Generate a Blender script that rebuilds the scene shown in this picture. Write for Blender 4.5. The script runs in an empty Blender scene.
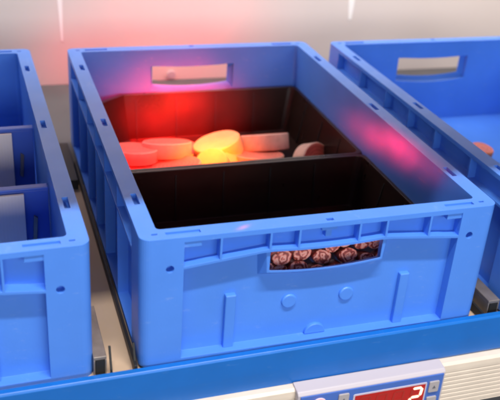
import bpy, bmesh, math, random
from mathutils import Vector, Matrix
random.seed(7)
S = bpy.context.scene
COL = S.collection

# ------------------------------------------------------------------ helpers
def tag(o, label=None, cat=None, group=None, kind=None):
    if label: o['label'] = label
    if cat: o['category'] = cat
    if group: o['group'] = group
    if kind: o['kind'] = kind
    return o

def empty(name, loc, rz=0.0):
    o = bpy.data.objects.new(name, None); COL.objects.link(o)
    o.location = loc; o.rotation_euler = (0, 0, rz); o.empty_display_size = .02
    return o

def link(name, bm, mats, parent=None, smooth=False, bevel=0.0, seg=2, angle=35):
    bmesh.ops.recalc_face_normals(bm, faces=bm.faces)
    me = bpy.data.meshes.new(name); bm.to_mesh(me); bm.free()
    if not isinstance(mats, (list, tuple)): mats = [mats]
    for m in mats: me.materials.append(m)
    o = bpy.data.objects.new(name, me); COL.objects.link(o)
    if parent: o.parent = parent
    if smooth:
        for p in me.polygons: p.use_smooth = True
        if hasattr(me, 'set_sharp_from_angle'): me.set_sharp_from_angle(angle=math.radians(angle))
    if bevel:
        b = o.modifiers.new('bevel', 'BEVEL'); b.width = bevel; b.segments = seg
        b.limit_method = 'ANGLE'; b.angle_limit = math.radians(angle); b.harden_normals = False
    return o

def box(bm, x0, x1, y0, y1, z0, z1, mat=0):
    v = [bm.verts.new((x, y, z)) for x in (x0, x1) for y in (y0, y1) for z in (z0, z1)]
    for f in ((0, 1, 3, 2), (4, 6, 7, 5), (0, 4, 5, 1), (2, 3, 7, 6), (0, 2, 6, 4), (1, 5, 7, 3)):
        bm.faces.new([v[i] for i in f]).material_index = mat

def prism(bm, pts, a, b, axis='y', mat=0):
    """closed polygon of 2D points extruded from a to b along an axis"""
    def P(p, t):
        return {'y': (p[0], t, p[1]), 'x': (t, p[0], p[1]), 'z': (p[0], p[1], t)}[axis]
    A = [bm.verts.new(P(p, a)) for p in pts]; B = [bm.verts.new(P(p, b)) for p in pts]
    n = len(pts)
    bm.faces.new(A).material_index = mat
    bm.faces.new(B[::-1]).material_index = mat
    for i in range(n):
        bm.faces.new([A[i], B[i], B[(i+1) % n], A[(i+1) % n]]).material_index = mat

def rrect(x0, x1, y0, y1, r, n=6):
    pts = []
    for cx, cy, a0 in ((x1-r, y0+r, -90), (x1-r, y1-r, 0), (x0+r, y1-r, 90), (x0+r, y0+r, 180)):
        for i in range(n+1):
            a = math.radians(a0+90*i/n); pts.append((cx+r*math.cos(a), cy+r*math.sin(a)))
    return pts

def circle(cx, cy, r, n=20, a0=0, a1=360):
    full = (a1-a0) == 360
    k = n if full else n+1
    return [(cx+r*math.cos(math.radians(a0+(a1-a0)*i/n)), cy+r*math.sin(math.radians(a0+(a1-a0)*i/n))) for i in range(k)]

def boolean(o, bm, op='DIFFERENCE'):
    bmesh.ops.recalc_face_normals(bm, faces=bm.faces)
    me = bpy.data.meshes.new('cut'); bm.to_mesh(me); bm.free()
    c = bpy.data.objects.new('cut', me); COL.objects.link(c)
    m = o.modifiers.new('b', 'BOOLEAN'); m.object = c; m.operation = op; m.solver = 'EXACT'
    m.use_self = True
    dg = bpy.context.evaluated_depsgraph_get(); dg.update()
    res = bpy.data.meshes.new_from_object(o.evaluated_get(dg))
    o.modifiers.remove(m); o.data = res
    bpy.data.objects.remove(c); bpy.data.meshes.remove(me)

# ------------------------------------------------------------------ materials
def mat(name, col, rough=.5, metal=0.0, spec=.5, noise=.0, nscale=40, bump=0.0, bscale=300, rvar=0.0, coat=0.0, sss=0.0):
    m = bpy.data.materials.new(name); m.use_nodes = True
    nt = m.node_tree; N = nt.nodes; L = nt.links
    b = N['Principled BSDF']
    b.inputs['Base Color'].default_value = (*col, 1)
    b.inputs['Roughness'].default_value = rough
    b.inputs['Metallic'].default_value = metal
    b.inputs['Specular IOR Level'].default_value = spec
    b.inputs['Coat Weight'].default_value = coat
    if sss:
        b.inputs['Subsurface Weight'].default_value = sss
        b.inputs['Subsurface Radius'].default_value = (.004, .004, .006)
        b.inputs['Subsurface Scale'].default_value = 1.0
    tc = N.new('ShaderNodeTexCoord')
    if noise:
        n = N.new('ShaderNodeTexNoise'); n.inputs['Scale'].default_value = nscale; n.inputs['Detail'].default_value = 5
        L.new(tc.outputs['Object'], n.inputs['Vector'])
        r = N.new('ShaderNodeValToRGB')
        r.color_ramp.elements[0].position = .3; r.color_ramp.elements[1].position = .7
        r.color_ramp.elements[0].color = (*[c*(1-noise) for c in col], 1)
        r.color_ramp.elements[1].color = (*[min(1, c*(1+noise)) for c in col], 1)
        L.new(n.outputs['Fac'], r.inputs['Fac']); L.new(r.outputs['Color'], b.inputs['Base Color'])
    if rvar:
        n = N.new('ShaderNodeTexNoise'); n.inputs['Scale'].default_value = 25; n.inputs['Detail'].default_value = 6
        L.new(tc.outputs['Object'], n.inputs['Vector'])
        r = N.new('ShaderNodeMapRange'); r.inputs[3].default_value = rough-rvar; r.inputs[4].default_value = rough+rvar
        L.new(n.outputs['Fac'], r.inputs[0]); L.new(r.outputs[0], b.inputs['Roughness'])
    if bump:
        n = N.new('ShaderNodeTexNoise'); n.inputs['Scale'].default_value = bscale; n.inputs['Detail'].default_value = 3
        L.new(tc.outputs['Object'], n.inputs['Vector'])
        u = N.new('ShaderNodeBump'); u.inputs['Strength'].default_value = bump; u.inputs['Distance'].default_value = .001
        L.new(n.outputs['Fac'], u.inputs['Height']); L.new(u.outputs['Normal'], b.inputs['Normal'])
    return m

def emit(name, col, strength):
    m = bpy.data.materials.new(name); m.use_nodes = True
    b = m.node_tree.nodes['Principled BSDF']
    b.inputs['Base Color'].default_value = (*[c*.2 for c in col], 1)
    b.inputs['Emission Color'].default_value = (*col, 1); b.inputs['Emission Strength'].default_value = strength
    return m

BLUE = mat('crate_plastic', (.075, .25, .80), .38, noise=.05, nscale=14, bump=.12, bscale=500, rvar=.07)
GROOVE = mat('bin_groove', (.006, .005, .005), .6)
def scuff(m, col, amount, scale):
    nt = m.node_tree; N = nt.nodes; L = nt.links; b = N['Principled BSDF']
    src = b.inputs['Base Color'].links[0].from_socket
    tc = N.new('ShaderNodeTexCoord'); mp_ = N.new('ShaderNodeMapping'); mp_.inputs['Scale'].default_value = (1, .35, 3.0)
    L.new(tc.outputs['Object'], mp_.inputs['Vector'])
    n = N.new('ShaderNodeTexNoise'); n.inputs['Scale'].default_value = scale; n.inputs['Detail'].default_value = 8; n.inputs['Roughness'].default_value = .7
    L.new(mp_.outputs[0], n.inputs['Vector'])
    r = N.new('ShaderNodeMapRange'); r.inputs[1].default_value = .60; r.inputs[2].default_value = .74; r.inputs[3].default_value = 0; r.inputs[4].default_value = amount
    L.new(n.outputs['Fac'], r.inputs[0])
    x = N.new('ShaderNodeMix'); x.data_type = 'RGBA'; x.inputs['B'].default_value = (*col, 1)
    L.new(r.outputs[0], x.inputs['Factor']); L.new(src, x.inputs['A']); L.new(x.outputs['Result'], b.inputs['Base Color'])
INSERT = mat('divider_plastic', (.06, .14, .62), .42, noise=.06, nscale=20)
BLACK = mat('bin_plastic', (.021, .0105, .0085), .30, spec=.35, noise=.15, nscale=20, rvar=.08, bump=.1, bscale=200)
BEAMB = mat('beam_paint', (.003, .135, .50), .36, noise=.04, nscale=30, rvar=.06, bump=.08, bscale=120)
ALU = mat('rail_plastic', (.74, .63, .51), .38, noise=.05, nscale=40)
CREAM = mat('lane_sheet', (.56, .40, .27), .6, noise=.06, nscale=12, bump=.15)
SHELF = mat('shelf_board', (.10, .095, .10), .7, noise=.12, nscale=10)
STEEL = mat('bracket_steel', (.34, .29, .25), .42, metal=.7, noise=.15, nscale=60)
RUBBER = mat('black_rubber', (.012, .012, .012), .55)
WALL = mat('wall_panel', (.72, .635, .585), .42, noise=.03, nscale=4, bump=.05, bscale=30)
STREAK = mat('wall_light_streak', (.97, .94, .90), .25)  # pale colour of the light streaks painted on the wall
TAPE = mat('tape_paper', (.82, .56, .45), .55, noise=.10, nscale=60, bump=.4, bscale=250)
TAPE_R = mat('tape_red', (.72, .22, .16), .5, noise=.15, nscale=60)
def wound(m):
    nt = m.node_tree; N = nt.nodes; L = nt.links; b = N['Principled BSDF']
    src = b.inputs['Base Color'].links[0].from_socket
    tc = N.new('ShaderNodeTexCoord'); w = N.new('ShaderNodeTexWave'); w.wave_type = 'RINGS'; w.rings_direction = 'Z'
    w.inputs['Scale'].default_value = 55; w.inputs['Distortion'].default_value = 1.5; w.inputs['Detail'].default_value = 3
    L.new(tc.outputs['Object'], w.inputs['Vector'])
    n = N.new('ShaderNodeTexNoise'); n.inputs['Scale'].default_value = 38; n.inputs['Detail'].default_value = 6; n.inputs['Roughness'].default_value = .7
    L.new(tc.outputs['Object'], n.inputs['Vector'])
    mu = N.new('ShaderNodeMath'); mu.operation = 'MULTIPLY'; L.new(w.outputs['Fac'], mu.inputs[0]); L.new(n.outputs['Fac'], mu.inputs[1])
    x = N.new('ShaderNodeMix'); x.data_type = 'RGBA'; x.blend_type = 'MULTIPLY'; x.inputs['B'].default_value = (.68, .52, .50, 1)
    L.new(mu.outputs[0], x.inputs['Factor']); L.new(src, x.inputs['A']); L.new(x.outputs['Result'], b.inputs['Base Color'])
wound(TAPE_R); wound(TAPE)
TAPE_LIT = mat('tape_lit_amber', (.80, .47, .22), .5, noise=.10, nscale=60, bump=.4, bscale=250)  # amber of the red lamp's hot spot put into the tape colour
CORE = mat('core_card', (.35, .24, .17), .8, noise=.1)
MODTOP = mat('module_shell', (.52, .47, .50), .4)
MODFACE = mat('module_face', (.06, .15, .50), .4, noise=.04)
BEZEL = mat('display_bezel', (.55, .52, .62), .4)
BUTTON = mat('button_grey', (.42, .38, .38), .5)
MARK = mat('button_mark', (.12, .12, .14), .6)
LEDGLASS = emit('display_red_glass', (.55, .012, .008), .62)
LEDDIM = emit('segment_unlit', (.40, .02, .012), .75)
LEDON = emit('segment_lit', (1.0, .42, .30), 3.0)
LAMP = emit('indicator_lamp', (1.0, .09, .22), 1.6)
WHITE = mat('lamp_ring', (.75, .6, .62), .4)

scuff(BLUE, (.30, .44, .82), .36, 50)
scuff(BEAMB, (.12, .28, .60), .30, 60)
scuff(BLACK, (.06, .045, .04), .35, 45)

# paper stack/board with fine vertical corrugation
def board_mat():
    m = mat('corrugated_board', (.70, .58, .52), .6)
    nt = m.node_tree; N = nt.nodes; L = nt.links; b = N['Principled BSDF']
    tc = N.new('ShaderNodeTexCoord'); w = N.new('ShaderNodeTexWave'); w.bands_direction = 'X'
    w.inputs['Scale'].default_value = 90; w.inputs['Distortion'].default_value = .3
    L.new(tc.outputs['Object'], w.inputs['Vector'])
    u = N.new('ShaderNodeBump'); u.inputs['Strength'].default_value = .05; u.inputs['Distance'].default_value = .001
    L.new(w.outputs['Fac'], u.inputs['Height']); L.new(u.outputs['Normal'], b.inputs['Normal'])
    r = N.new('ShaderNodeValToRGB'); r.color_ramp.elements[0].color = (.90, .80, .77, 1); r.color_ramp.elements[1].color = (.92, .82, .79, 1)
    L.new(w.outputs['Fac'], r.inputs['Fac']); L.new(r.outputs['Color'], b.inputs['Base Color'])
    return m
BOARD = board_mat()

def swirl_mat():
    """end face of a rolled red strip: red turns with pale gaps"""
    m = mat('rolled_red_end', (.5, .09, .05), .5)
    nt = m.node_tree; N = nt.nodes; L = nt.links; b = N['Principled BSDF']
    tc = N.new('ShaderNodeTexCoord'); w = N.new('ShaderNodeTexWave'); w.wave_type = 'RINGS'; w.rings_direction = 'Y'
    w.inputs['Scale'].default_value = 55; w.inputs['Distortion'].default_value = 0; w.inputs['Detail'].default_value = 1.0
    w.inputs['Detail Scale'].default_value = 210
    ob = N.new('ShaderNodeObjectInfo'); ad = N.new('ShaderNodeVectorMath'); ad.operation = 'SCALE'
    wn = N.new('ShaderNodeTexNoise'); wn.noise_dimensions = '4D'; wn.inputs['Scale'].default_value = 150; wn.inputs['Detail'].default_value = 2
    L.new(tc.outputs['Object'], wn.inputs['Vector']); mr = N.new('ShaderNodeMath'); mr.operation = 'MULTIPLY'; mr.inputs[1].default_value = 30
    L.new(ob.outputs['Random'], mr.inputs[0]); L.new(mr.outputs[0], wn.inputs['W'])
    sub = N.new('ShaderNodeVectorMath'); sub.operation = 'SUBTRACT'; sub.inputs[1].default_value = (.5, .5, .5); L.new(wn.outputs['Color'], sub.inputs[0])
    sc = N.new('ShaderNodeVectorMath'); sc.operation = 'SCALE'; sc.inputs['Scale'].default_value = .016; L.new(sub.outputs[0], sc.inputs[0])
    av = N.new('ShaderNodeVectorMath'); av.operation = 'ADD'; L.new(tc.outputs['Object'], av.inputs[0]); L.new(sc.outputs[0], av.inputs[1])
    L.new(av.outputs[0], w.inputs['Vector'])
    L.new(ob.outputs['Random'], w.inputs['Phase Offset'])
    r = N.new('ShaderNodeValToRGB')
    r.color_ramp.elements[0].color = (.30, .022, .012, 1); r.color_ramp.elements[0].position = .15
    r.color_ramp.elements[1].color = (1.0, .44, .32, 1); r.color_ramp.elements[1].position = .9
    e = r.color_ramp.elements.new(.55); e.color = (.97, .20, .12, 1)
    L.new(w.outputs['Fac'], r.inputs['Fac']); L.new(r.outputs['Color'], b.inputs['Base Color'])
    return m
SWIRL = swirl_mat()
REDSIDE = mat('rolled_red_side', (.20, .03, .02), .5)  # sides darkened to put shade into the gaps between the rolls

# ------------------------------------------------------------------ the blue crate
W, D, H = .4, .6, .155
T = .0195        # wall thickness with the rim
RC = .0125       # depth of the outer recesses

DROP = [0.0]     # how much lower the curved rib of a crate sits
def arch(d, k=1.0):
    d = abs(d)
    if d < .0655: return -DROP[0]+.1242+.0028*(d/.0655)**2
    return .127-(d-.0655)*.105-DROP[0]

def strip(x0, x1, zb, zt, n=8):
    xs = [x0+(x1-x0)*i/n for i in range(n+1)]
    return [(x, zb(x)) for x in xs]+[(x, zt(x)) for x in reversed(xs)]

def crate_body():
    bm = bmesh.new(); prism(bm, rrect(0, W, 0, D, .011, 7), 0, H, 'z')
    o = link('body', bm, BLUE)
    bm = bmesh.new(); prism(bm, rrect(T, W-T, T, D-T, .005, 4), .007, H+.02, 'z'); boolean(o, bm)
    E = .003
    # short sides: cells above the curved rib, one big cell beneath it, handle hole
    ribs = [-.156, -.118, -.0655, -.034, .034, .0655, .118, .156]
    for side in (0, 1):
        def Y(a, b): return (a, b) if side == 0 else (D-a, D-b)
        bm = bmesh.new()
        for a, b in zip(ribs[:-1], ribs[1:]):
            a2 = a+.0012 if a > -.15 else a; b2 = b-.0012 if b < .15 else b
            if a < -.15 or b > .15:      # end cells keep a small solid block at the post
                if a < -.15: a2c = a2+.0
                pts = strip(W/2+a2, W/2+b2, lambda x: arch(x-W/2)+.0032, lambda x: .1490, 5)
            else:
                pts = strip(W/2+a2, W/2+b2, lambda x: arch(x-W/2)+.0032, lambda x: .1490, 6)
            prism(bm, pts, *Y(-E, RC))
        boolean(o, bm)
        bm = bmesh.new()
        prism(bm, strip(.044, W-.044, lambda x: .0065, lambda x: arch(x-W/2), 26), *Y(-E, RC)); boolean(o, bm)
        bm = bmesh.new()
        prism(bm, strip(W/2-.0700, W/2+.0700, lambda x: (.0880 if side == 0 else .080)+.0045*((x-W/2)/.0635)**2, lambda x: arch(x-W/2)+.0006, 14), *Y(RC-.004, T+.004))
        boolean(o, bm)
        bm = bmesh.new()       # round holes in the posts, slots in the rim
        for x in (.030, W-.030): prism(bm, circle(x, .1195-DROP[0], .0042, 16), *Y(-E, .010))
        boolean(o, bm)
        bm = bmesh.new()
        for x0, x1 in ((.027, .062), (W-.062, W-.027)): 
            y0, y1 = sorted(Y(.0070, .0130)); box(bm, x0, x1, y0, y1, H-.0025, H+.01)
        for x in (.016, W-.016):
            y0, y1 = sorted(Y(.0095, .0125)); box(bm, x-.003, x+.003, y0, y1, H-.003, H+.01)
        y0, y1 = sorted(Y(.004, .009)); box(bm, W/2-.004, W/2+.004, y0, y1, H-.004, H+.01)
        boolean(o, bm)
    # long sides
    ys = [.046, .135, .225, .300, .375, .465, .554]
    for side in (0, 1):
        def X(a, b): return (a, b) if side == 0 else (W-a, W-b)
        bm = bmesh.new()
        for a, b in zip(ys[:-1], ys[1:]):
            a2 = a+(.0015 if a > .05 else 0); b2 = b-(.0015 if b < .55 else 0)
            prism(bm, [(a2, .0065), (b2, .0065), (b2, .1185), (a2, .1185)], *X(-E, RC), axis='x')
            prism(bm, [(a2, .1220), (b2, .1220), (b2, .1490), (a2, .1490)], *X(-E, RC-.002), axis='x')
        boolean(o, bm)
        bm = bmesh.new()
        for y in (.087, .297, .508):
            x0, x1 = sorted(X(.0085, .0145)); box(bm, x0, x1, y-.012, y+.012, H-.006, H+.01)
        boolean(o, bm)
    bm = bmesh.new(); bm.from_mesh(o.data)
    bmesh.ops.remove_doubles(bm, verts=bm.verts, dist=1e-5)
    bmesh.ops.dissolve_limit(bm, angle_limit=math.radians(.5), verts=bm.verts, edges=bm.edges)
    bmesh.ops.triangulate(bm, faces=[f for f in bm.faces if len(f.verts) > 4])
    bm.to_mesh(o.data); bm.free()
    for p in o.data.polygons: p.use_smooth = False
    b = o.modifiers.new('bevel', 'BEVEL'); b.width = .0010; b.segments = 2; b.limit_method = 'ANGLE'; b.angle_limit = math.radians(40)
    b.use_clamp_overlap = True
    return o

def make_crate():
    root = empty('storage_crate', (0, 0, 0))
    body = crate_body(); body.parent = root
    for side in (0, 1):
        def Y(a, b): return (a, b) if side == 0 else (D-a, D-b)
        bm = bmesh.new()         # lip round the sides and foot of the handle hole
        n = 16; out = []; inn = []
        for i in range(n+1):
            x = -.0635+.127*i/n; q = (x/.0635)**2-(0 if side == 0 else 2.6)
            inn.append((W/2+x, .0985+.0045*q)); out.append((W/2+x*1.045, .0955+.0045*q))
        pts = [(W/2-.0685, .1262)]+out+[(W/2+.0685, .1262), (W/2+.0640, .1262)]+inn[::-1]+[(W/2-.0640, .1262)]
        prism(bm, pts, *Y(.0022, RC+.001))
        for v in bm.verts:      # the lip flares inwards like a funnel
            if abs(v.co.y-Y(RC+.001, 0)[0]) < 1e-5:
                if v.co.z < .120: v.co.z -= .0075
                v.co.x += .0070*(v.co.x-W/2)/.0635
        link('handle_frame', bm, BLUE, root, bevel=.0006)
        if True:
            for d in (-.034, .034):
                bm = bmesh.new()
                c = circle(W/2+d, .0535, .0088, 24)
                prism(bm, c, *Y(.0100, RC+.001)); link('stud', bm, BLUE, root, bevel=.0024, seg=4)
            bm = bmesh.new(); prism(bm, circle(W/2, .0068, .0125, 16, 0, 180), *Y(.0085, RC+.001)); link('stud', bm, BLUE, root, bevel=.001)
            for x in (.098, W-.098):
                bm = bmesh.new(); y0, y1 = sorted(Y(.0065, RC+.001)); box(bm, x-.0058, x+.0058, y0, y1, .0060, .0735)
                link('pad_rib', bm, BLUE, root, bevel=.0012)
            bm = bmesh.new(); y0, y1 = sorted(Y(.0035, RC+.001)); box(bm, W/2-.009, W/2+.009, y0, y1, .1435, .1492)
            y0, y1 = sorted(Y(.005, RC+.001)); box(bm, W/2-.0035, W/2+.0035, y0, y1, .1345, .1433)
            link('latch', bm, BLUE, root, bevel=.0006)
            for x0, x1 in ((.0435, .062), (W-.062, W-.0435)):
                bm = bmesh.new(); y0, y1 = sorted(Y(.0012, RC+.001)); box(bm, x0, x1, y0, y1, .1420, .1493)
                link('corner_block', bm, BLUE, root, bevel=.0006)
    return root

def copy_tree(o, parent=None):
    c = o.copy(); COL.objects.link(c)
    if parent: c.parent = parent
    for ch in list(o.children): copy_tree(ch, c)
    return c

G = 'blue plastic crates side by side on the rack'
crate = make_crate()
tag(crate, 'blue plastic crate in the middle holding two black bins and tape rolls lit red', 'crate', G)
DROP[0] = .0105
cl = make_crate(); DROP[0] = 0.0
cl.scale = (1, 1, 1.03)
cl.location = (-.0462-.4, -.0020, -.0046); cl.rotation_euler.z = math.radians(1.0)
tag(cl, 'blue plastic crate at the left edge with cream boards standing inside', 'crate', G)
cr = copy_tree(crate); cr.location = (.444, -.006, 0)
tag(cr, 'nearly empty blue plastic crate at the right edge with one orange roll inside', 'crate', G)

# ------------------------------------------------------------------ black bins
def make_bin(x0, x1, y0, y1, z0, z1, chamfer, label, back_ribs, right_ribs):
    root = empty('black_bin', ((x0+x1)/2, (y0+y1)/2, z0))
    w, d, h = (x1-x0)/2, (y1-y0)/2, z1-z0
    def outline(g):
        W2, D2 = w-g, d-g; r = .010
        cx, cy = chamfer
        pts = []
        def arc(ax, ay, a0):
            for i in range(4):
                a = math.radians(a0+30*i); pts.append((ax+r*math.cos(a), ay+r*math.sin(a)))
        arc(W2-r, -D2+r, -90); arc(W2-r, D2-r, 0)
        if cx: pts.extend([(-W2+cx, D2), (-W2, D2-cy)])
        else: arc(-W2+r, D2-r, 90)
        arc(-W2+r, -D2+r, 180)
        return pts
    bm = bmesh.new()
    O = outline(0); I = outline(.003); n = len(O)
    def ring(P, z): return [bm.verts.new((p[0], p[1], z)) for p in P]
    tp = .93
    o0 = ring([(p[0]*tp, p[1]*tp) for p in O], 0); o1 = ring(O, h)
    i1 = ring(I, h); i0 = ring([(p[0]*tp, p[1]*tp) for p in I], .003)
    for A, B in ((o0, o1), (o1, i1), (i1, i0)):
        for i in range(n): bm.faces.new([A[i], A[(i+1) % n], B[(i+1) % n], B[i]])
    bm.faces.new(o0); bm.faces.new(i0)
    link('shell', bm, BLACK, root, bevel=.0008)
    bm = bmesh.new()    # rolled edge along the top
    O2 = outline(-.0025); I2 = outline(.0031)
    a = ring(O2, h-.005); b = ring(O2, h+.0012); c = ring(I2, h+.0012); e = ring(I2, h-.005)
    for A, B in ((a, b), (b, c), (c, e), (e, a)):
        for i in range(n): bm.faces.new([A[i], A[(i+1) % n], B[(i+1) % n], B[i]])
    link('rim', bm, BLACK, root, bevel=.0008)
    for x in back_ribs:
        bm = bmesh.new(); X = x-(x0+x1)/2
        yi = d-.003
        prism(bm, [(yi+.001, h-.006), (yi-.0018, h-.006), ((d-.003)*tp-.0018, .003), ((d-.003)*tp+.001, .003)], X-.0010, X+.0010, 'x')
        link('wall_rib', bm, GROOVE, root)
    for y in right_ribs:
        bm = bmesh.new(); Y = y-(y0+y1)/2; xi = w-.003
        prism(bm, [(xi+.001, h-.006), (xi-.0018, h-.006), (xi*tp-.0018, .003), (xi*tp+.001, .003)], Y-.001, Y+.001, 'y')
        link('wall_rib', bm, GROOVE, root)
    tag(root, label, 'bin', 'black bins inside the middle crate')
    return root
RB = [.0385, .1034, .170, .2370, .3037, .350]
make_bin(.0285, .3785, .2945, .5700, .0075, .0845, (.052, .040), 'black plastic bin at the back of the middle crate, filled with tape rolls', RB[1:5], [.36, .43, .50])
make_bin(.0285, .3785, .0980, .2890, .0075, .0845, (0, 0), 'black plastic bin at the front of the middle crate, standing empty', RB[1:5], [.15, .21])

# ------------------------------------------------------------------ tape rolls
def make_roll(loc, nrm, r, h, label, rc=None, red_face=False, open_core=False, group='tape rolls piled in the rear black bin', spin=0, side=None):
    root = empty('tape_roll', loc)
    root.rotation_mode = 'QUATERNION'
    root.rotation_quaternion = Vector(nrm).normalized().to_track_quat('Z', 'Y')
    rc = rc or r*.62
    rc = rc if open_core else .0006
    n = 48
    prof = [(rc, 0), (r-.0015, 0), (r, .0015), (r, h*.5), (r, h-.0015), (r-.0015, h), (rc+(r-rc)*.5, h-.0004), (rc, h)]
    prof = [(a, z-h/2) for a, z in prof]
    bm = bmesh.new(); rings = []
    for a, z in prof:
        rings.append([bm.verts.new(((a+.0004*math.sin(5*t+spin))*math.cos(t), (a+.0004*math.sin(3*t+spin))*math.sin(t), z)) for t in [2*math.pi*i/n for i in range(n)]])
    m = len(prof)
    for k in range(m):
        A, B = rings[k], rings[(k+1) % m]
        for i in range(n):
            f = bm.faces.new([A[i], A[(i+1) % n], B[(i+1) % n], B[i]])
            f.material_index = 1 if (k in (0, 5, 6)) else 0
    link('tape', bm, [side or TAPE, TAPE_R if red_face else (side or TAPE)], root, smooth=True, angle=40)
    bm = bmesh.new(); rings = []
    for a, z in ((rc-.0001, -h/2+.0006), (rc-.0001, h/2-.0006), (rc-.003, h/2-.0006), (rc-.003, -h/2+.0006)):
        rings.append([bm.verts.new((a*math.cos(t), a*math.sin(t), z)) for t in [2*math.pi*i/n for i in range(n)]])
    for k in range(4):
        A, B = rings[k], rings[(k+1) % 4]
        for i in range(n): bm.faces.new([A[i], A[(i+1) % n], B[(i+1) % n], B[i]])
    link('core', bm, CORE, root, smooth=True)
    return tag(root, label, 'tape roll', group)

R_ = make_roll
R_((.128, .445, .0425), (.04, .30, 1), .0375, .024, 'pink lit tape roll lying nearly flat on top, left of the glowing yellow one', rc=.012, red_face=True)
R_((.2080, .440, .0400), (-.30, .10, 1), .0375, .026, 'big tape roll glowing orange yellow, topmost in the middle of the pile', rc=.010, spin=1, side=TAPE_LIT)
R_((.1860, .392, .0340), (-.55, -.50, .8), .0260, .021, 'small tape roll lit bright yellow, leaning against the front of the glowing topmost roll', rc=.008, side=TAPE_LIT)
R_((.2190, .398, .0270), (.45, -.50, .8), .0240, .022, 'small tape roll just right of the leaning one lit bright yellow', rc=.008, side=TAPE_LIT)
R_((.2890, .455, .0375), (.00, .44, 1), .0385, .026, 'pale pink tape roll seen edge on, upper of two stacked at the right', rc=.012, red_face=True)
R_((.2640, .405, .0290), (.03, .26, 1), .0385, .024, 'reddish tape roll underneath the pale pink roll seen edge on', rc=.012, red_face=True, spin=2)
R_((.3480, .390, .0200), (.46, -.72, .40), .0380, .024, 'cream tape roll with dark red face standing alone on its edge at right', rc=.014, red_face=True, open_core=True)
R_((.0740, .430, .0450), (.06, .20, 1), .0370, .020, 'flat red lit tape roll at the left end of the pile beside the crate rim', rc=.012, red_face=True, spin=3)
R_((.1300, .385, .0350), (-.14, .16, 1), .0370, .020, 'pink tape roll low in front of the nearly flat roll on the left', rc=.012, red_face=True, spin=4)
R_((.0740, .368, .0330), (.10, .12, 1), .0360, .020, 'pink tape roll at the bottom left corner of the pile', rc=.012, red_face=True, spin=5)
R_((.2480, .405, .0120), (.3, -.30, 1), .0300, .020, 'low red faced tape roll wedged between the glowing roll and the stacked pink ones', red_face=True, spin=6)
# lower layer that carries the pile (glimpsed between the upper ones)
R_((.150, .475, .0210), (0, 0.02, 1), .0370, .018, 'tape roll lying on the bin floor beneath the nearly flat pink roll', rc=.012, red_face=True)
R_((.225, .450, .0200), (0, 0, 1), .0370, .018, 'tape roll lying on the bin floor beneath the glowing yellow roll', rc=.012, red_face=True)
R_((.646, .385, .0215), (.1, -.1, 1), .0190, .026, 'orange roll alone in the right crate, just showing over its rim', rc=.012, red_face=True, group='rolls in other crates', side=mat('orange_tape', (.85, .25, .08), .5))

# ------------------------------------------------------------------ red rolled strips behind the front handle hole
pos = [(.162, .0965, .0115), (.1870, .0960, .0105), (.1795, .0850, .0110), (.2100, .0910, .0112), (.2010, .0790, .0110), (.2235, .1010, .0100), (.2400, .0915, .0115),
       (.2600, .1000, .0095), (.2625, .0860, .0100), (.2760, .0985, .0095), (.2240, .0790, .0100), (.1590, .0810, .0105), (.2385, .1060, .0095), (.2040, .1060, .0090),
       (.1420, .0880, .0095), (.2450, .0770, .0095), (.2820, .0860, .0095)]
names = ['large one at far left of the hole', 'second from left in upper row', 'low between the two leftmost upper ones',
         'third from left, at mid height', 'low below the third from left', 'upper one at the middle of the handle hole',
         'large one right of the middle of the handle hole', 'upper one near the right end of the handle hole', 'low one near the right end of the handle hole', 'last one in the right corner of the handle hole',
         'low one at the middle of the handle hole', 'lowest, under the far left one', 'topmost, just right of hole middle',
         'topmost, just left of hole middle', 'half hidden by left side of hole', 'lowest, right of hole middle', 'lowest, at right corner of hole']
def make_bundle(x, z, r, y0, label, k):
    bm = bmesh.new(); n = 28; L = .016
    # slightly squashed spiral end
    rr = []
    for i in range(n):
        t = 2*math.pi*i/n
        q = r*(1+.05*math.sin(2*t+k)+.03*math.sin(5*t+2*k))
        rr.append((q*math.cos(t), q*.72*math.sin(t)))
    e = .0012
    rings = []
    for y, s in ((0.0006, .35), (0, .8), (.0004, .94), (e, 1), (L-e, 1), (L, .94)):
        rings.append([bm.verts.new((p[0]*s, y, p[1]*s)) for p in rr])
    for a, b in zip(rings[:-1], rings[1:]):
        for i in range(n):
            f = bm.faces.new([a[i], a[(i+1) % n], b[(i+1) % n], b[i]])
    f1 = bm.faces.new(rings[0]); f2 = bm.faces.new(rings[-1])
    bm.faces.ensure_lookup_table()
    for f in bm.faces:
        f.material_index = 0 if max(v.co.y for v in f.verts) < e+1e-5 else 1
    o = link('rolled_strip', bm, [SWIRL, REDSIDE], None, smooth=True, angle=50)
    o.location = (x, y0, z); o.rotation_euler = (math.radians(-20+random.uniform(-5, 5)), math.radians(random.uniform(-12, 12)), 0)
    return tag(o, label, 'rolled strip', 'red rolled strips behind the handle hole')
for k, ((x, z, r), nm) in enumerate(zip(pos, names)):
    make_bundle(x, z, r, .0225+.55*max(0, z-.079)+.004*(k % 2), 'red and cream rolled strip, '+nm, k)

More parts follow.
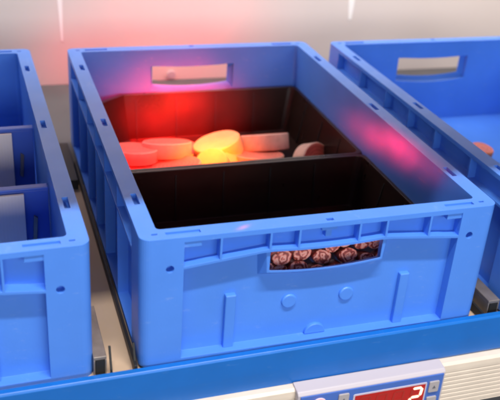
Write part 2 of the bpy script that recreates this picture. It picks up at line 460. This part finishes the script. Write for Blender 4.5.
# ------------------------------------------------------------------ left crate contents
def in_left(x, y, z):      # crate coordinates to world
    return Vector((cl.location.x, cl.location.y, 0))+Matrix.Rotation(cl.rotation_euler.z, 3, 'Z') @ Vector((x, y, z))
def divider(y, top, label):
    root = empty('crate_divider', in_left(.2, y, .0075), cl.rotation_euler.z)
    bm = bmesh.new(); h = top-.0075
    box(bm, -.179, .179, -.0035, .0035, 0, h)
    o = link('panel', bm, INSERT, root)
    bm = bmesh.new(); 
    for x in (-.163, .163): prism(bm, rrect(x-.0045, x+.0045, h-.068, h-.028, .004, 4), -.02, .02)
    boolean(o, bm)
    b = o.modifiers.new('bevel', 'BEVEL'); b.width = .0008; b.segments = 2; b.limit_method = 'ANGLE'
    bm = bmesh.new(); box(bm, -.1795, .1795, -.0052, .0052, h+.0001, h+.0040); link('top_edge', bm, INSERT, root, bevel=.001)
    for x in (-.163, .163):
        bm = bmesh.new(); prism(bm, [(x-.0036, h-.064), (x+.0006, h-.066), (x+.0030, h-.034), (x-.0012, h-.031)], -.0065, -.0036); link('clip', bm, STEEL, root, bevel=.0006)
    return tag(root, label, 'divider', 'blue dividers in the left crate')
divider(.352, .126, 'blue slotted divider deeper in the left crate, behind the farther cream board')
divider(.180, .126, 'blue slotted divider nearest the front of the left crate, behind the pinkish board')
def board(y, xr, top, label):
    bm = bmesh.new(); box(bm, xr-.33, xr, -.004, 0, 0, top-.0085)
    o = link('cream_board', bm, BOARD, None, bevel=.0006)
    o.location = in_left(0, y, .0085); o.rotation_euler.z = cl.rotation_euler.z
    return tag(o, label, 'board', 'cream boards in the left crate')
board(.345, .352, .1255, 'cream ribbed board standing upright in the left crate, farther from the front')
board(.173, .352, .1255, 'pinkish cream ribbed board standing upright in the left crate, nearer the front')

# ------------------------------------------------------------------ rack
rack = empty('picking_rack', (.2, 0, 0))
tag(rack, 'picking rack carrying the blue crates, with blue front beam and cream rail', 'rack')
def part(name, bm, m, bevel=0.0, seg=2, smooth=False):
    o = link(name, bm, m, None, bevel=bevel, seg=seg, smooth=smooth); o.parent = rack
    o.matrix_parent_inverse = Matrix.Translation((-.2, 0, 0)); return o
bm = bmesh.new()
prism(bm, [(-.0035, .0066), (-.0100, .0066), (-.0122, .0045), (-.0125, -.020), (-.0120, -.0420), (-.0105, -.0452), (-.0035, -.0452)], -1.2, 1.7, 'x')
for v in bm.verts: v.co.z += (v.co.x-.2)*.011
part('front_beam', bm, BEAMB, bevel=.0006)
bm = bmesh.new()      # cream rail: ledge, then a grooved face
pr = [(-.0035, -.0432), (-.0190, -.0436), (-.0225, -.0460), (-.0230, -.0520)]
z = -.0520
while z > -.108:
    pr += [(-.0230, z-.0040), (-.0223, z-.0046), (-.0223, z-.0058), (-.0230, z-.0064)]; z -= .0064
pr += [(-.0035, z)]
prism(bm, pr, -1.2, 1.7, 'x'); part('label_rail', bm, ALU, bevel=.0003)
bm = bmesh.new(); box(bm, -1.2, 1.7, -.0030, .440, -.0120, -.0012-.003)
part('lane_sheet', bm, CREAM)
bm = bmesh.new(); box(bm, -1.2, 1.7, .4402, .8690, -.0120, -.0030); part('rear_board', bm, SHELF)
for x in (-.0060, .4120, -.480):      # thin black guide strips along the crates
    bm = bmesh.new(); box(bm, x, x+.0035, -.0028, .50, -.0038, .0075); part('guide_strip', bm, RUBBER, bevel=.0006)
for x0, x1 in ((-.0240, -.0085),):
    bm = bmesh.new(); box(bm, x0, x1,   .425, .56, -.0038, .012); part('foam_pad', bm, RUBBER, bevel=.001)
# lane guides at the front corners
def guide(x0, x1, y0, y1, zt):
    bm = bmesh.new(); box(bm, x0, x1, y0, y1, zt-.004, zt); box(bm, x0, x0+.0018, y0, y1, -.004, zt-.0041); box(bm, x1-.0018, x1, y0, y1, -.004, zt-.0041)
    part('lane_bracket', bm, STEEL, bevel=.0005)
guide(-.0470, -.0335, .004, .095, .0200)
guide(.4215, .4370, .004, .075, .0200)
bm = bmesh.new(); box(bm, -.0448, -.0357, .0035, .020, -.0035, .0158); part('end_plug', bm, RUBBER)
bm = bmesh.new(); box(bm, .4238, .4347, .0035, .020, -.0035, .0158); part('end_plug', bm, RUBBER)
for x, s in ((-.0290, .002), (-.0040, .001)):
    bm = bmesh.new(); prism(bm, [(.001, -.003), (.0035, -.003), (.0155, .024), (.0130, .025)], x-.0012, x+.0012, 'x'); part('spring_clip', bm, RUBBER, bevel=.0004)
bm = bmesh.new(); prism(bm, circle(.2320, .0085, .0085, 24), .8640, .8698); part('round_bumper', bm, MODTOP, bevel=.001)
bm = bmesh.new(); box(bm, -1.2, 1.7, -.105, .8690, .640, .658); part('upper_shelf', bm, WALL)

# ------------------------------------------------------------------ wall and floor of the place
bm = bmesh.new(); box(bm, -2.5, 3.0, .870, .900, -.6, 1.6)
wall = link('back_wall', bm, WALL); tag(wall, kind='structure')
bm = bmesh.new()  # tapered wedges shaped and coloured as streaks of light on the wall
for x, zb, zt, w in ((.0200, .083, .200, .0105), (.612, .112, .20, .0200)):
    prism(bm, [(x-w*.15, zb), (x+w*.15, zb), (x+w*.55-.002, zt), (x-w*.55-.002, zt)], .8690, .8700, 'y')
o = link('wall_light_streak', bm, STREAK, wall)
bm = bmesh.new(); box(bm, -4, 4.5, -4, 3, -1.05, -1.0)
flr = link('floor', bm, mat('floor_grey', (.35, .34, .33), .6, noise=.08, nscale=3)); tag(flr, kind='structure')

# ------------------------------------------------------------------ display module
mod = empty('digit_display', (.2565, -.012, -.07))
tag(mod, 'blue pick display with red lit digit two clipped on the cream rail', 'display')
FX0, FX1 = .1735, .3530; FY = -.0330; ZT = -.0462
def mp(name, bm, m, bevel=0.0):
    o = link(name, bm, m, None, bevel=bevel); o.parent = mod
    o.matrix_parent_inverse = Matrix.Translation((-.2565, .012, .07)); return o
bm = bmesh.new(); prism(bm, [(-.0128, -.0405), (-.0285, -.0425), (FY+.0012, ZT+.0005), (FY+.0005, -.110), (-.0232, -.110), (-.0232, -.048), (-.0128, -.0434)], FX0-.003, FX1+.003, 'x')
mp('shell', bm, MODTOP, .0010)
bm = bmesh.new(); box(bm, FX0, FX1, FY-.0004, FY+.002, -.109, ZT-.0005); mp('face_plate', bm, MODFACE, .0003)
DX0, DX1, DZ0, DZ1 = .2400, .3300, -.0905, -.0570
bm = bmesh.new(); 
prism(bm, rrect(DX0-.0022, DX1+.0022, DZ0-.0022, DZ1+.0022, .002, 3), FY-.0010, FY+.001); mp('bezel', bm, BEZEL, .0003)
bm = bmesh.new(); box(bm, DX0, DX1, FY-.0014, FY, DZ0, DZ1); scr = mp('screen', bm, LEDGLASS)
def seg7(cx, cz, w, h, on, parent):
    t = w*(.27 if on else .17); g = .0004; lean = .10
    S7 = {'a': ((-w/2, h/2), (w/2, h/2)), 'g': ((-w/2, 0), (w/2, 0)), 'd': ((-w/2, -h/2), (w/2, -h/2)),
          'f': ((-w/2, h/2), (-w/2, 0)), 'b': ((w/2, h/2), (w/2, 0)), 'e': ((-w/2, 0), (-w/2, -h/2)), 'c': ((w/2, 0), (w/2, -h/2))}
    for lit in (True, False):
        bm = bmesh.new(); any_ = False
        for k, (a, b) in S7.items():
            if (k in on) != lit: continue
            any_ = True
            A = Vector(a); B = Vector(b); d = (B-A).normalized(); nrm = Vector((-d.y, d.x))
            A2 = A+d*(t*.55+g*.5); B2 = B-d*(t*.55+g*.5)
            pts = [A2+d*0-d*t*.45, A2+nrm*t*.5, B2+nrm*t*.5, B2+d*t*.45, B2-nrm*t*.5, A2-nrm*t*.5]
            pts = [(cx+p.x+lean*p.y, cz+p.y) for p in pts]
            prism(bm, pts, FY-.0020, FY-.0012)
        if any_:
            o = link('lit_digit' if lit else 'unlit_segments', bm, LEDON if lit else LEDDIM); o.parent = scr
            o.matrix_parent_inverse = scr.matrix_world.inverted() @ Matrix.Identity(4)
            o.matrix_parent_inverse = Matrix.Identity(4)
        else: bm.free()
zc = -.0735
for i, cx in enumerate((.2520, .2735, .2950, .3185)):
    seg7(cx, zc, .0125, .0255, 'abged' if i == 3 else '', mod)
for cx, cz, up in ((.3415, -.0628, True), (.3415, -.0860, False), (.2255, -.0585, True)):
    bm = bmesh.new(); prism(bm, rrect(cx-.0065, cx+.0065, cz-.0080, cz+.0080, .0015, 3), FY-.0022, FY); b = mp('button', bm, BUTTON, .0006)
    bm = bmesh.new(); s = 1 if up else -1
    prism(bm, [(cx-.0022, cz-.0018*s), (cx+.0022, cz-.0018*s), (cx, cz+.0022*s)], FY-.0026, FY-.0021); q = link('arrow_mark', bm, MARK); q.parent = b
bm = bmesh.new(); prism(bm, circle(.1960, -.0600, .0090, 28), FY-.0016, FY); mp('lamp_ring', bm, WHITE, .0005)
bm = bmesh.new(); prism(bm, circle(.1960, -.0600, .0072, 24), FY-.0050, FY-.001); mp('indicator_lamp', bm, LAMP, .0012)

# ------------------------------------------------------------------ lights
def area(name, loc, target, sx, sy, power, col, spread=180):
    d = bpy.data.lights.new(name, 'AREA'); d.shape = 'RECTANGLE'; d.size = sx; d.size_y = sy; d.energy = power; d.color = col
    d.spread = math.radians(spread)
    o = bpy.data.objects.new(name, d); COL.objects.link(o); o.location = loc
    o.rotation_euler = (Vector(target)-Vector(loc)).to_track_quat('-Z', 'Y').to_euler(); return o
def spot(name, loc, target, power, col, ang, blend, size):
    d = bpy.data.lights.new(name, 'SPOT'); d.energy = power; d.color = col; d.spot_size = math.radians(ang); d.spot_blend = blend; d.shadow_soft_size = size
    o = bpy.data.objects.new(name, d); COL.objects.link(o); o.location = loc
    o.rotation_euler = (Vector(target)-Vector(loc)).to_track_quat('-Z', 'Y').to_euler(); return o
def beam(name, loc, target, power, col, sx, sy, along=None, uneven=0.0, nscale=6, size=.010):
    # a small lamp with a lens: brightest on its axis, fading smoothly and unevenly to the sides
    o = spot(name, loc, target, power, col, min(160, 5.2*max(sx, sy)), .2, size)
    if along:       # long axis of the oval beam follows a direction in the room
        zz = (Vector(loc)-Vector(target)).normalized(); a = Vector(along); xx = (a-zz*a.dot(zz)).normalized(); yy = zz.cross(xx)
        o.rotation_euler = Matrix((xx, yy, zz)).transposed().to_euler()
    d = o.data; d.use_nodes = True; nt = d.node_tree; N = nt.nodes; L = nt.links
    em = N['Emission']
    tc = N.new('ShaderNodeTexCoord'); sp = N.new('ShaderNodeSeparateXYZ'); L.new(tc.outputs['Normal'], sp.inputs[0])
    def mth(op, a, b=None):
        m = N.new('ShaderNodeMath'); m.operation = op
        for i, v in enumerate((a, b)):
            if v is None: continue
            if isinstance(v, (int, float)): m.inputs[i].default_value = v
            else: L.new(v, m.inputs[i])
        return m.outputs[0]
    z = mth('ABSOLUTE', sp.outputs['Z'])
    x = mth('DIVIDE', sp.outputs['X'], z); y = mth('DIVIDE', sp.outputs['Y'], z)
    if uneven:
        cx = N.new('ShaderNodeCombineXYZ'); L.new(x, cx.inputs[0]); L.new(y, cx.inputs[1])
        n = N.new('ShaderNodeTexNoise'); n.inputs['Scale'].default_value = nscale; n.inputs['Detail'].default_value = 3; L.new(cx.outputs[0], n.inputs['Vector'])
        nf = mth('MULTIPLY', mth('SUBTRACT', n.outputs['Fac'], .5), uneven)
    xs = mth('POWER', mth('ABSOLUTE', mth('DIVIDE', x, math.tan(math.radians(sx)))), 2)
    ys = mth('POWER', mth('ABSOLUTE', mth('DIVIDE', y, math.tan(math.radians(sy)))), 2)
    q = mth('ADD', xs, ys)
    if uneven: q = mth('ADD', q, nf)
    e = mth('EXPONENT', mth('MULTIPLY', q, -1))
    L.new(e, em.inputs['Strength'])
    return o
area('ceiling_tube', (.2, -.80, 2.45), (.2, 0, .1), 1.6, .08, 86, (1.0, .97, .94))
area('room_fill', (.25, -1.9, .62), (.2, .1, .06), 2.0, .5, 25, (.97, .97, 1.0))
area('rear_fill', (.35, .64, .63), (.40, .87, .10), 2.4, .06, 9.5, (1.0, .93, .88), 140)
RED = (1.0, .012, .010)
RL = (.17, -.02, .61)
beam('red_beam', RL, (.190, .42, .035), 165, (1.0, .21, .004), 3.6, 3.8, uneven=1.0, nscale=14)
beam('red_wide', RL, (.230, .75, .150), 46, RED, 8.5, 10, uneven=.8, nscale=6)
beam('red_bin', RL, (.165, .575, .044), 1250, RED, 5.4, 3.3, uneven=2.2, nscale=16)
beam('red_left', RL, (.120, .42, .030), 85, RED, 7, 5, uneven=.8, nscale=12)
beam('red_side', (.02, -.10, .50), (.3805, .225, .1315), 300, (1.0, .004, .010), 7.0, 1.35, along=(0, -.22, .030), uneven=2.4, nscale=12, size=.004)
beam('red_wall', RL, (.030, .870, .045), 26, RED, 4.5, 3.5, uneven=.8)
beam('red_glint', RL, (.106, .0075, .155), 60, (1.0, .03, .14), .9, .35, along=(1, .5, 0), size=.001)

w = bpy.data.worlds.new('World'); S.world = w; w.use_nodes = True
bg = w.node_tree.nodes['Background']; bg.inputs['Color'].default_value = (.62, .70, .85, 1); bg.inputs['Strength'].default_value = .15

# ------------------------------------------------------------------ camera
cam = bpy.data.cameras.new('camera'); co = bpy.data.objects.new('camera', cam); COL.objects.link(co)
cam.sensor_width = 36; cam.lens = 36*816.75/500; cam.clip_start = .02; cam.clip_end = 50
M = Matrix(((.95022808, .08664052, -.29926580), (-.30441012, .46272393, -.83259897), (.06634064, .88225846, .46606752)))
# columns are the camera axes
M4 = Matrix(((M[0][0], M[0][1], M[0][2], -.1307153), (M[1][0], M[1][1], M[1][2], -.6647798), (M[2][0], M[2][1], M[2][2], .5618577), (0, 0, 0, 1)))
M4 = Matrix(((.95022808, .08664052, -.2992658, -.1307153), (-.30441012, .46272393, -.83259897, -.6647798), (.06634064, .88225846, .46606752, .5618577), (0, 0, 0, 1)))
co.matrix_world = M4
cam.dof.use_dof = True; cam.dof.focus_distance = .93; cam.dof.aperture_fstop = 6.5
S.camera = co
S.render.engine = 'CYCLES'
S.cycles.filter_width = 2.6
S.render.resolution_x = 1024; S.render.resolution_y = 819
S.view_settings.view_transform = 'Standard'; S.view_settings.look = 'None'; S.view_settings.exposure = 0; S.view_settings.gamma = 1
